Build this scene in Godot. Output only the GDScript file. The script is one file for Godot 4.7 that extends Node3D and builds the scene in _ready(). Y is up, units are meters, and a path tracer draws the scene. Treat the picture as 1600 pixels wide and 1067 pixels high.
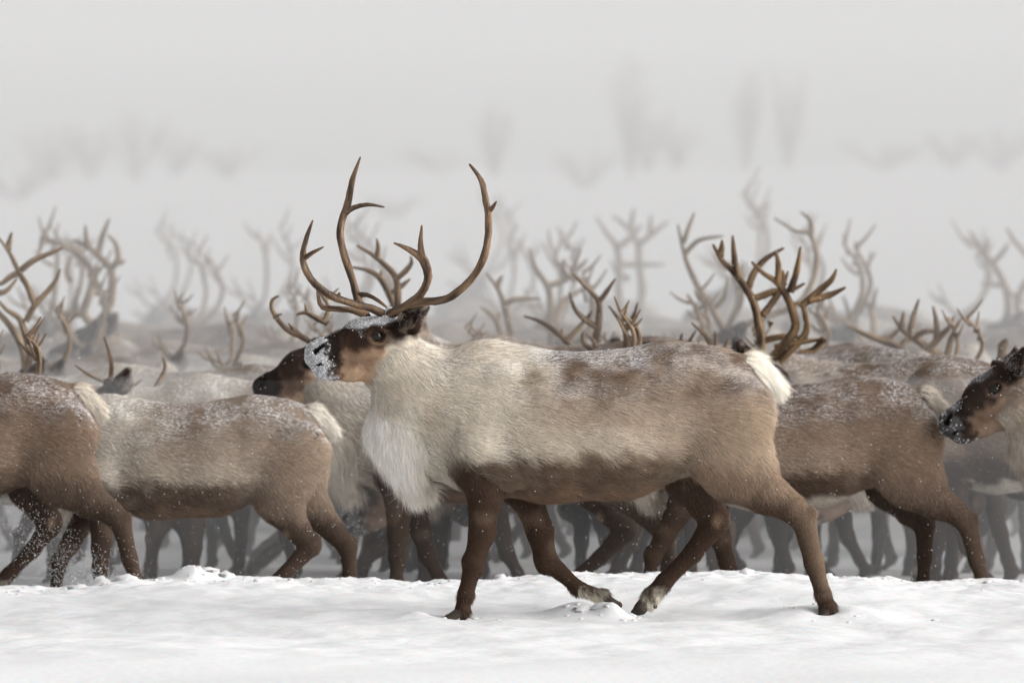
extends Node3D
# A herd of caribou walking through blowing snow, seen through a long lens.
# Animals are drawn in a side elevation where 390 units are one metre, the withers of a bull
# stand at about 450 units and the point (900, 975) lies on the snow under the body.

const U := 390.0
const CAM_Y := 1.47
const CAM_Z := 30.0

enum {TORSO, NECK, MANE, HEAD, FORE, HIND, TAIL, EAR, HOOF, NOSE}

var rng := RandomNumberGenerator.new()
var n1 := FastNoiseLite.new()
var n2 := FastNoiseLite.new()
var n3 := FastNoiseLite.new()
var fur_mat: StandardMaterial3D
var skin_mat: StandardMaterial3D
var antler_mat: StandardMaterial3D
var eye_mat: StandardMaterial3D
var hoof_mat: StandardMaterial3D
var snow_mat: StandardMaterial3D
var rime_mat: StandardMaterial3D
var twig_mat: StandardMaterial3D
var used_names := {}
var palettes := {}
var t0 := 0


func _ready() -> void:
	t0 = Time.get_ticks_msec()
	rng.seed = 71
	for n in [[n1, 3, 1.0], [n2, 8, 1.0], [n3, 21, 1.0]]:
		n[0].seed = n[1]
		n[0].noise_type = FastNoiseLite.TYPE_SIMPLEX_SMOOTH
		n[0].frequency = n[2]
		n[0].fractal_type = FastNoiseLite.FRACTAL_NONE
	view_and_light()
	make_materials()
	build_ground()
	stage("ground")
	build_shrubs()
	stage("shrubs")
	build_bull()
	stage("bull")
	build_herd()
	stage("herd")
	build_flakes()
	stage("flakes")


func stage(what: String) -> void:
	print(what, " ", Time.get_ticks_msec() - t0, " ms")


# ------------------------------------------------------------------ camera, sky, sun, air
func view_and_light() -> void:
	var cam := Camera3D.new()
	cam.name = "camera"
	cam.position = Vector3(0, CAM_Y, CAM_Z)
	cam.rotation.x = -atan(133.5 / U / CAM_Z)
	cam.near = 1.0
	cam.far = 3000.0
	var lens := CameraAttributesPhysical.new()
	lens.frustum_focal_length = 12.0 / (533.5 / U / CAM_Z)
	lens.frustum_focus_distance = 29.9
	lens.exposure_aperture = lens.frustum_focal_length / 1000.0 / 0.07
	cam.attributes = lens
	cam.fov = rad_to_deg(2.0 * atan(533.5 / U / CAM_Z))
	add_child(cam)
	cam.current = true

	var we := WorldEnvironment.new()
	we.name = "air"
	var e := Environment.new()
	e.background_mode = Environment.BG_SKY
	e.tonemap_mode = Environment.TONE_MAPPER_LINEAR
	e.tonemap_exposure = 5.4
	var sm := ProceduralSkyMaterial.new()
	sm.sky_top_color = Color(0.1, 0.1, 0.102).linear_to_srgb()
	sm.sky_horizon_color = Color(0.12, 0.1197, 0.1193).linear_to_srgb()
	sm.sky_curve = 0.03
	sm.ground_bottom_color = Color(0.13, 0.13, 0.13).linear_to_srgb()
	sm.ground_horizon_color = Color(0.13, 0.13, 0.13).linear_to_srgb()
	var sky := Sky.new()
	sky.sky_material = sm
	e.sky = sky
	e.volumetric_fog_enabled = true
	e.volumetric_fog_density = 0.0
	e.sdfgi_enabled = true
	e.ssao_enabled = true
	e.ssil_enabled = true
	we.environment = e
	add_child(we)

	var sun := DirectionalLight3D.new()
	sun.name = "sun"
	sun.light_color = Color(1.0, 0.993, 0.985)
	sun.light_energy = 0.5
	sun.light_angular_distance = 72.0
	sun.sky_mode = DirectionalLight3D.SKY_MODE_LIGHT_ONLY
	sun.shadow_enabled = true
	sun.rotation = Vector3(deg_to_rad(-16), deg_to_rad(80), 0)
	add_child(sun)

	# the bank of drifting snow that hangs over the herd and the plain behind it
	var fog := FogVolume.new()
	fog.name = "blowing_snow"
	fog.set_meta("kind", "stuff")
	fog.set_meta("label", "pale bank of blowing snow hanging over the herd")
	fog.set_meta("category", "blowing snow")
	fog.size = Vector3(90, 3.9, 32)
	fog.position = Vector3(0, 1.45, -21.5)
	var fm := FogMaterial.new()
	fm.density = 0.042
	fm.albedo = Color(1.0, 1.0, 1.0)
	fog.material = fm
	add_child(fog)
	var far := FogVolume.new()
	far.name = "distant_haze"
	far.set_meta("kind", "stuff")
	far.set_meta("label", "thin white snow haze over the far slope")
	far.set_meta("category", "blowing snow")
	far.size = Vector3(700, 22, 380)
	far.position = Vector3(0, 10.0, -232.0)
	var hm := FogMaterial.new()
	hm.density = 0.0032
	hm.albedo = Color(1.0, 1.0, 1.0)
	far.material = hm
	add_child(far)
	# the thicker ground drift that the hooves stir up
	var drift := FogVolume.new()
	drift.name = "ground_drift"
	drift.set_meta("kind", "stuff")
	drift.set_meta("label", "low veil of stirred-up snow round the herd's legs")
	drift.set_meta("category", "blowing snow")
	drift.size = Vector3(60, 1.1, 31)
	drift.position = Vector3(0, 0.36, -19.1)
	var dm := FogMaterial.new()
	dm.density = 0.1
	dm.albedo = Color(1.0, 1.0, 1.0)
	drift.material = dm
	add_child(drift)


func lin(r: float, g: float, b: float) -> Color:
	return Color(r / 255.0, g / 255.0, b / 255.0).srgb_to_linear()


func flat_mat(c: Color, rough: float, spec := 0.25) -> StandardMaterial3D:
	var m := StandardMaterial3D.new()
	m.albedo_color = c.linear_to_srgb()
	m.roughness = rough
	m.metallic_specular = spec
	return m


func noise_tex(freq: float, octaves: int, size := 512, normal := false, strength := 4.0) -> NoiseTexture2D:
	var t := NoiseTexture2D.new()
	var n := FastNoiseLite.new()
	n.seed = 5
	n.noise_type = FastNoiseLite.TYPE_SIMPLEX_SMOOTH
	n.frequency = freq
	n.fractal_octaves = octaves
	t.noise = n
	t.width = size
	t.height = size
	t.seamless = true
	t.as_normal_map = normal
	t.bump_strength = strength
	return t


func make_materials() -> void:
	fur_mat = flat_mat(Color.WHITE, 0.85, 0.2)
	fur_mat.vertex_color_use_as_albedo = true
	fur_mat.backlight_enabled = true
	fur_mat.backlight = Color(0.5, 0.5, 0.5)
	skin_mat = flat_mat(Color.WHITE, 0.95, 0.15)
	skin_mat.vertex_color_use_as_albedo = true
	antler_mat = flat_mat(Color.WHITE, 0.6, 0.35)
	antler_mat.vertex_color_use_as_albedo = true
	antler_mat.heightmap_enabled = true
	antler_mat.heightmap_texture = noise_tex(0.02, 4)
	antler_mat.heightmap_scale = 0.5
	antler_mat.uv1_triplanar = true
	antler_mat.uv1_scale = Vector3(9, 3, 9)
	eye_mat = flat_mat(Color(0.009, 0.006, 0.004), 0.05, 0.42)
	hoof_mat = flat_mat(lin(62, 54, 48), 0.6, 0.3)
	snow_mat = flat_mat(Color(0.6, 0.603, 0.607), 0.95, 0.15)
	snow_mat.subsurf_scatter_enabled = true
	snow_mat.subsurf_scatter_strength = 0.25
	snow_mat.heightmap_enabled = true
	snow_mat.heightmap_texture = noise_tex(0.03, 5)
	snow_mat.heightmap_scale = 0.18
	snow_mat.uv1_triplanar = true
	snow_mat.uv1_world_triplanar = true
	snow_mat.uv1_scale = Vector3(0.9, 0.9, 0.9)
	rime_mat = flat_mat(Color(0.7, 0.7, 0.71), 0.9, 0.2)
	twig_mat = flat_mat(lin(92, 82, 80), 0.9, 0.1)


func tag_thing(o: Node3D, label: String, category: String, group := "") -> void:
	o.set_meta("label", label)
	o.set_meta("category", category)
	if group != "":
		o.set_meta("group", group)


func numbered(called: String) -> String:
	var k: int = used_names.get(called, 0)
	used_names[called] = k + 1
	return called if k == 0 else "%s_%03d" % [called, k]


# ------------------------------------------------------------------ snow
func hump(x: float, z: float, cx: float, cz: float, rx: float, rz: float) -> float:
	var q := (x - cx) * (x - cx) / (rx * rx) + (z - cz) * (z - cz) / (rz * rz)
	return exp(-q)


func ground_y(x: float, z: float) -> float:
	var y := 0.0
	# the near bank, rising to a crumbly crest two metres behind the bull
	var crest := 0.085 + 0.03 * hump(x, 0, 0.9, 0, 0.9, 1) - 0.035 * smoothstep(1.2, 2.6, absf(x)) + 0.012 * n1.get_noise_2d(x * 1.3, 7.0)
	if z > -2.0:
		y = crest * smoothstep(1.2, -2.0, z)
		y -= 0.12 * smoothstep(3.0, 12.0, z)
	else:
		y = lerpf(crest, -0.11, smoothstep(-2.0, -2.9, z))
	var near := smoothstep(4.0, 1.4, z) * smoothstep(-9.0, -3.0, z) * smoothstep(7.0, 4.0, absf(x))
	var lip := exp(-pow((z + 1.9) / 0.55, 2.0))
	y += 0.02 * n2.get_noise_2d(x * 0.55, z * 0.55)
	if near > 0.0:
		var a := n1.get_noise_2d(x * 2.3, z * 2.3)
		var b := n2.get_noise_2d(x * 6.5, z * 6.5)
		var c := n3.get_noise_2d(x * 17.0, z * 17.0)
		var d := n1.get_noise_2d(x * 41.0, z * 41.0)
		y += near * (0.010 * a + 0.006 * b * (0.4 + lip) + 0.0035 * maxf(c, -0.2) * (0.3 + 1.9 * lip) + 0.0010 * d * (0.1 + lip))
		# snow pushed up by hooves
		y += near * (0.052 * hump(x, z, 0.28, -0.06, 0.12, 0.12) + 0.062 * hump(x, z, 0.40, 0.06, 0.06, 0.06))
		y += near * (0.05 * hump(x, z, 1.27, 0.05, 0.28, 0.25) - 0.03 * hump(x, z, 1.25, 0.14, 0.07, 0.06))
		y += near * (-0.02 * hump(x, z, -0.25, 0.16, 0.10, 0.07) + 0.018 * hump(x, z, -0.38, 0.2, 0.06, 0.05))
		y += near * 0.055 * hump(x, z, -1.37, -1.9, 0.09, 0.15)
		y += near * 0.03 * hump(x, z, -1.62, -1.7, 0.16, 0.2)
	else:
		y += 0.03 * n1.get_noise_2d(x * 0.2, z * 0.2)
	# the slope behind the herd
	y += 4.1 * smoothstep(-55.0, -172.0, z) + 2.2 * smoothstep(-172.0, -420.0, z) + 0.5 * smoothstep(-90.0, -170.0, z) * n2.get_noise_2d(x * 0.012, z * 0.008)
	return y


func spread_lines(lo: float, hi: float, step: float, far_lo: float, far_hi: float, grow: float) -> PackedFloat32Array:
	var out := PackedFloat32Array()
	var back := PackedFloat32Array()
	var s := step
	var v := lo
	while v > far_lo:
		s *= grow
		v -= s
		back.append(maxf(v, far_lo))
	back.reverse()
	out.append_array(back)
	v = lo
	while v <= hi:
		out.append(v)
		v += step
	s = step
	while v < far_hi:
		s *= grow
		v += s
		out.append(minf(v, far_hi))
	return out


func build_ground() -> void:
	var xs := spread_lines(-2.8, 2.8, 0.018, -420, 420, 1.17)
	var zs := spread_lines(-3.0, 2.6, 0.02, -520, 70, 1.09)
	var nx := xs.size()
	var nzn := zs.size()
	var v := PackedVector3Array()
	v.resize(nx * nzn)
	for j in nzn:
		for i in nx:
			v[j * nx + i] = Vector3(xs[i], ground_y(xs[i], zs[j]), zs[j])
	var nn := PackedVector3Array()
	nn.resize(nx * nzn)
	for j in nzn:
		for i in nx:
			var a := v[j * nx + mini(i + 1, nx - 1)] - v[j * nx + maxi(i - 1, 0)]
			var b := v[mini(j + 1, nzn - 1) * nx + i] - v[maxi(j - 1, 0) * nx + i]
			nn[j * nx + i] = b.cross(a).normalized()
	var idx := PackedInt32Array()
	idx.resize((nx - 1) * (nzn - 1) * 6)
	var k := 0
	for j in nzn - 1:
		for i in nx - 1:
			var q := j * nx + i
			idx[k] = q
			idx[k + 1] = q + 1
			idx[k + 2] = q + nx
			idx[k + 3] = q + 1
			idx[k + 4] = q + nx + 1
			idx[k + 5] = q + nx
			k += 6
	var o := MeshInstance3D.new()
	o.name = "snow_ground"
	o.mesh = to_mesh(v, nn, PackedColorArray(), idx)
	o.material_override = snow_mat
	o.set_meta("kind", "structure")
	add_child(o)
	# crumbs of broken crust lying on the crest and round the hooves
	var cv := PackedVector3Array()
	var cn := PackedVector3Array()
	var ci := PackedInt32Array()
	var ball := SphereMesh.new()
	ball.radius = 1.0
	ball.height = 2.0
	ball.radial_segments = 10
	ball.rings = 6
	var ba := ball.surface_get_arrays(0)
	var bv: PackedVector3Array = ba[Mesh.ARRAY_VERTEX]
	var bi: PackedInt32Array = ba[Mesh.ARRAY_INDEX]
	var spots := []
	for i in 260:
		var x := rng.randf_range(-2.7, 2.7)
		spots.append([x, rng.randfn(-1.9, 0.22), rng.randf_range(0.004, 0.013) * (1.0 + 2.2 * pow(rng.randf(), 7.0))])
	for c in [[0.36, 0.05, 26, 0.13], [1.27, 0.1, 14, 0.16], [-0.28, 0.2, 12, 0.12], [-1.4, -1.85, 26, 0.2], [-1.8, -1.8, 22, 0.25]]:
		for i in int(c[2]):
			spots.append([rng.randfn(c[0], c[3]), rng.randfn(c[1], c[3] * 0.7), rng.randf_range(0.004, 0.016)])
	for c in [[-1.84, -1.75, 0.05], [-1.74, -1.8, 0.06], [-1.64, -1.78, 0.055], [-1.3, -1.9, 0.05], [-1.22, -1.92, 0.04], [-0.6, -1.95, 0.03], [0.5, -1.95, 0.04], [0.62, -1.93, 0.03], [1.35, -1.9, 0.035], [1.9, -1.9, 0.04], [0.37, 0.02, 0.05], [0.28, 0.03, 0.04], [0.47, 0.0, 0.035]]:
		spots.append(c)
	for s in spots:
		var at := Vector3(s[0], ground_y(s[0], s[1]), s[1])
		var r: float = s[2]
		var first := cv.size()
		var off := rng.randf() * 90.0
		var sq := rng.randf_range(0.55, 0.9)
		for p in bv:
			var w := 1.0 + 0.55 * n1.get_noise_3d(p.x * 1.1 + off, p.y * 1.1, p.z * 1.1) + 0.3 * n2.get_noise_3d(p.x * 2.6 + off, p.y * 2.6, p.z * 2.6)
			cv.append(at + Vector3(p.x, p.y * sq - 0.3, p.z) * r * w)
			cn.append((p + Vector3(0, 0.7, 0)).normalized())
		for q in bi:
			ci.append(first + q)
	var crumbs := MeshInstance3D.new()
	crumbs.name = "snow_crumbs"
	crumbs.mesh = to_mesh(cv, cn, PackedColorArray(), ci)
	crumbs.material_override = snow_mat
	crumbs.set_meta("kind", "stuff")
	tag_thing(crumbs, "loose white snow crumbs along the crest of the near bank", "snow crumbs")
	add_child(crumbs)


func to_mesh(v: PackedVector3Array, n: PackedVector3Array, c: PackedColorArray, idx: PackedInt32Array) -> ArrayMesh:
	var a := []
	a.resize(Mesh.ARRAY_MAX)
	a[Mesh.ARRAY_VERTEX] = v
	a[Mesh.ARRAY_NORMAL] = n
	if c.size():
		a[Mesh.ARRAY_COLOR] = c
	if idx.size():
		a[Mesh.ARRAY_INDEX] = idx
	var m := ArrayMesh.new()
	m.add_surface_from_arrays(Mesh.PRIMITIVE_TRIANGLES, a)
	return m


# ------------------------------------------------------------------ bodies as blended bones
class Field:
	var lo: Vector3
	var h: float
	var nx: int
	var ny: int
	var nz: int
	var g: PackedFloat32Array
	var near: PackedFloat32Array
	var kind: PackedByteArray

	func start(bones: Array, cell: float) -> void:
		h = cell
		var a := Vector3(1e9, 1e9, 1e9)
		var b := -a
		for q in bones:
			var r: float = maxf(q[3], q[7]) + q[9] * 0.5
			for p in [Vector3(q[0], q[1], q[2]), Vector3(q[4], q[5], q[6])]:
				a = a.min(p - Vector3(r, r, r))
				b = b.max(p + Vector3(r, r, r))
		lo = a - Vector3.ONE * h * 3.0
		var s := (b - a) / h
		nx = int(s.x) + 8
		ny = int(s.y) + 8
		nz = int(s.z) + 8
		g.resize(nx * ny * nz)
		g.fill(9.0)
		near.resize(nx * ny * nz)
		near.fill(9.0)
		kind.resize(nx * ny * nz)
		for q in bones:
			add(q)

	func add(q: Array) -> void:
		var zs: float = q[8]
		var k: float = q[9]
		var tagged: int = q[10]
		var cut: bool = q.size() > 11 and q[11]
		var ax: float = q[0]
		var ay: float = q[1]
		var az: float = q[2] / zs
		var ra: float = q[3]
		var dx: float = q[4] - ax
		var dy: float = q[5] - ay
		var dz: float = q[6] / zs - az
		var rb: float = q[7]
		var l2 := maxf(dx * dx + dy * dy + dz * dz, 1e-9)
		var dr := rb - ra
		var m := k + 2.2 * h
		var r := maxf(ra, rb) + m
		var i0 := maxi(0, int((minf(q[0], q[4]) - r - lo.x) / h))
		var i1 := mini(nx - 1, int((maxf(q[0], q[4]) + r - lo.x) / h) + 1)
		var j0 := maxi(0, int((minf(q[1], q[5]) - r - lo.y) / h))
		var j1 := mini(ny - 1, int((maxf(q[1], q[5]) + r - lo.y) / h) + 1)
		var rz := maxf(ra, rb) * zs + m
		var k0 := maxi(0, int((minf(q[2], q[6]) - rz - lo.z) / h))
		var k1 := mini(nz - 1, int((maxf(q[2], q[6]) + rz - lo.z) / h) + 1)
		for c in range(k0, k1 + 1):
			var pz := (lo.z + c * h) / zs - az
			for b in range(j0, j1 + 1):
				var py := lo.y + b * h - ay
				var row := (c * ny + b) * nx
				var part := py * dy + pz * dz
				for a in range(i0, i1 + 1):
					var px := lo.x + a * h - ax
					var t := (px * dx + part) / l2
					if t < 0.0:
						t = 0.0
					elif t > 1.0:
						t = 1.0
					var ex := px - dx * t
					var ey := py - dy * t
					var ez := pz - dz * t
					var d := sqrt(ex * ex + ey * ey + ez * ez) - ra - dr * t
					if d > m:
						continue
					var at := row + a
					var was := g[at]
					if cut:
						if -d > was:
							g[at] = -d
						continue
					if d < near[at]:
						near[at] = d
						kind[at] = tagged
					var gap := k - absf(was - d)
					var low := was if was < d else d
					g[at] = low - gap * gap / k * 0.25 if gap > 0.0 else low

	func surface() -> Dictionary:
		var v := PackedVector3Array()
		var n := PackedVector3Array()
		var tags := PackedByteArray()
		var idx := PackedInt32Array()
		var id := PackedInt32Array()
		id.resize(g.size())
		id.fill(-1)
		var sx := 1
		var sy := nx
		var sz := nx * ny
		var off := [0, sx, sy, sx + sy, sz, sx + sz, sy + sz, sx + sy + sz]
		var far := h * 2.0
		var cells := PackedInt32Array()
		for c in nz - 1:
			for b in ny - 1:
				var row := (c * ny + b) * nx
				for a in nx - 1:
					var i := row + a
					var f0 := g[i]
					if f0 > far or f0 < -far:
						continue
					var f1 := g[i + 1]
					var f2 := g[i + sy]
					var f3 := g[i + sy + 1]
					var f4 := g[i + sz]
					var f5 := g[i + sz + 1]
					var f6 := g[i + sz + sy]
					var f7 := g[i + sz + sy + 1]
					var inside := int(f0 < 0.0) + int(f1 < 0.0) + int(f2 < 0.0) + int(f3 < 0.0) + int(f4 < 0.0) + int(f5 < 0.0) + int(f6 < 0.0) + int(f7 < 0.0)
					if inside == 0 or inside == 8:
						continue
					var grad := Vector3(f1 + f3 + f5 + f7 - f0 - f2 - f4 - f6, f2 + f3 + f6 + f7 - f0 - f1 - f4 - f5, f4 + f5 + f6 + f7 - f0 - f1 - f2 - f3)
					var mid := (f0 + f1 + f2 + f3 + f4 + f5 + f6 + f7) * 0.125
					var gl := maxf(grad.length(), 1e-6)
					var step := clampf(-mid / (gl * 0.25), -0.6, 0.6)
					var dir := grad / gl
					id[i] = v.size()
					v.append(lo + (Vector3(a + 0.5, b + 0.5, c + 0.5) + dir * step) * h)
					n.append(dir)
					tags.append(kind[i])
					cells.append(i)
		for i in cells:
			var s := g[i] < 0.0
			for e in 3:
				var d: int = [sx, sy, sz][e]
				if (g[i + d] < 0.0) == s:
					continue
				var p: int = [sy, sz, sx][e]
				var q: int = [sz, sx, sy][e]
				var a := id[i]
				var b := id[i - p]
				var c := id[i - p - q]
				var dd := id[i - q]
				if a < 0 or b < 0 or c < 0 or dd < 0:
					continue
				if s:
					idx.append_array(PackedInt32Array([a, c, b, a, dd, c]))
				else:
					idx.append_array(PackedInt32Array([a, b, c, a, c, dd]))
		return {"v": v, "n": n, "t": tags, "i": idx}


func bone(out: Array, a: Vector3, ra: float, b: Vector3, rb: float, zs: float, k: float, what: int, cut := false) -> void:
	# a and b in elevation units
	out.append([(a.x - 900.0) / U, (975.0 - a.y) / U, a.z / U, ra / U, (b.x - 900.0) / U, (975.0 - b.y) / U, b.z / U, rb / U, zs, k / U, what, cut])


const FORE_LEGS := {
	"plant": [745, 715, 47, 757, 762, 30, 753, 828, 22, 740, 875, 17, 728, 922, 12.5, 721, 950, 12],
	"lift": [765, 705, 45, 826, 780, 26, 844, 828, 23, 853, 872, 18, 902, 915, 11, 942, 929, 10],
	"straight": [745, 715, 47, 750, 770, 30, 748, 840, 21, 747, 880, 16.5, 745, 922, 12.5, 744, 950, 12],
	"reach": [735, 715, 47, 716, 770, 29, 682, 830, 21, 660, 868, 16.5, 652, 920, 12.5, 643, 950, 12],
	"back": [750, 715, 47, 775, 770, 29, 790, 838, 21, 801, 878, 16.5, 824, 922, 12.5, 838, 948, 12],
}
const HIND_LEGS := {
	"back": [1130, 660, 82, 1150, 720, 60, 1196, 765, 34, 1236, 788, 24, 1255, 808, 20, 1271, 875, 16, 1285, 922, 13, 1291, 945, 13],
	"lift": [1105, 680, 62, 1082, 745, 40, 1104, 786, 29, 1119, 812, 23, 1085, 861, 15.5, 1040, 906, 13.5, 1016, 932, 15],
	"straight": [1130, 660, 80, 1116, 735, 50, 1148, 785, 29, 1178, 812, 21, 1178, 875, 15, 1175, 920, 13, 1172, 948, 13],
	"forward": [1125, 660, 80, 1108, 740, 50, 1142, 798, 29, 1172, 832, 22, 1122, 885, 15, 1066, 930, 13, 1042, 950, 13],
	"push": [1132, 660, 82, 1150, 735, 52, 1210, 800, 27, 1243, 838, 21, 1248, 890, 15, 1241, 930, 13, 1238, 951, 13],
}
# neck and head: neck joints, then poll and nose
const CARRIAGE := {
	"up": {"neck": [722, 634, 84, 652, 610, 68, 616, 566, 50], "mane": [640, 672, 62, 646, 716, 38], "poll": Vector3(600, 532, 6), "nose": Vector3(497, 547, 34)},
	"high": {"neck": [718, 632, 82, 650, 606, 62, 612, 562, 46], "mane": [652, 668, 66, 652, 716, 40], "poll": Vector3(600, 530, 0), "nose": Vector3(498, 566, 6)},
	"level": {"neck": [715, 628, 84, 645, 622, 64, 600, 604, 52], "mane": [648, 682, 56, 650, 720, 34], "poll": Vector3(582, 590, 0), "nose": Vector3(493, 641, 4)},
	"low": {"neck": [705, 652, 80, 632, 700, 58, 588, 742, 48], "mane": [655, 716, 48, 640, 748, 32], "poll": Vector3(570, 756, 0), "nose": Vector3(482, 812, 8)},
}


func head_frame(how: String) -> Array:
	var c: Dictionary = CARRIAGE[how]
	var poll: Vector3 = c.poll
	var f: Vector3 = (c.nose - poll)
	f = f.normalized()
	var s := Vector3(0, 0, 1)
	s = (s - f * s.dot(f)).normalized()
	var u := s.cross(f) if s.cross(f).y < 0.0 else f.cross(s)   # elevation y runs down
	return [poll, f, u, s]


func on_head(fr: Array, f: float, u: float, s: float) -> Vector3:
	return fr[0] + fr[1] * f + fr[2] * u + fr[3] * s


func head_bones(how: String, ears := true) -> Array:
	var out := []
	var fr := head_frame(how)
	var c: Dictionary = CARRIAGE[how]
	var nk: Array = c.neck
	bone(out, Vector3(nk[3], nk[4], 0), nk[5] - 4.0, Vector3(nk[6], nk[7], 0), nk[8] - 2.0, 0.72, 20, NECK)
	bone(out, Vector3(nk[6], nk[7], 0), nk[8] - 2.0, on_head(fr, -6, -8, 0), 40, 0.8, 22, NECK)
	bone(out, on_head(fr, -8, 4, 0), 40, on_head(fr, 34, 4, 0), 36, 0.86, 16, HEAD)
	bone(out, on_head(fr, 34, 2, 0), 36, on_head(fr, 78, -4, 0), 24, 0.82, 18, HEAD)
	bone(out, on_head(fr, 78, -4, 0), 24, on_head(fr, 102, -7, 0), 22, 0.95, 12, NOSE)
	bone(out, on_head(fr, 98, 4, 0), 17, on_head(fr, 112, 3, 0), 15, 1.25, 10, NOSE)
	bone(out, on_head(fr, 104, -10, 0), 15, on_head(fr, 113, -9, 0), 14, 1.3, 8, NOSE)
	bone(out, on_head(fr, 4, -26, 0), 32, on_head(fr, 60, -30, 0), 20, 0.68, 16, HEAD)
	bone(out, on_head(fr, 60, -30, 0), 20, on_head(fr, 96, -31, 0), 14, 0.8, 12, NOSE)
	bone(out, on_head(fr, 94, -27, 0), 16, on_head(fr, 104, -26, 0), 14, 0.9, 8, NOSE)
	for s in [-1.0, 1.0]:
		bone(out, on_head(fr, 4, 28, 20 * s), 13, on_head(fr, 32, 26, 21 * s), 10, 1.0, 10, HEAD)   # brow
		bone(out, on_head(fr, 22, -6, 24 * s), 12, on_head(fr, 52, -12, 18 * s), 10, 1.0, 12, HEAD)  # cheek
		bone(out, on_head(fr, -6, 30, 17 * s), 12, on_head(fr, -10, 44, 22 * s), 9.5, 1.0, 6, HEAD)  # pedicle
		if ears:
			bone(out, on_head(fr, -22, 16, 30 * s), 8, on_head(fr, -34, 27, 50 * s), 20, 0.8, 6, EAR)
			bone(out, on_head(fr, -34, 27, 50 * s), 20, on_head(fr, -54, 44, 66 * s), 8, 1.0, 5, EAR)
	for s in [-1.0, 1.0]:
		if ears:
			bone(out, on_head(fr, -22, 32, 64 * s), 15, on_head(fr, -40, 46, 76 * s), 8, 1.0, 2, EAR, true)
		bone(out, on_head(fr, 116, 2, 20 * s), 4.8, on_head(fr, 101, 11, 24 * s), 4.2, 1.0, 2, NOSE, true)
		bone(out, on_head(fr, 15, 13, 40 * s), 9.5, on_head(fr, 20, 12, 40 * s), 9.5, 1.0, 2, HEAD, true)
		bone(out, on_head(fr, 120, -18, 8 * s), 2.4, on_head(fr, 101, -20, 26 * s), 1.8, 1.0, 2, NOSE, true)
	return out


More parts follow.
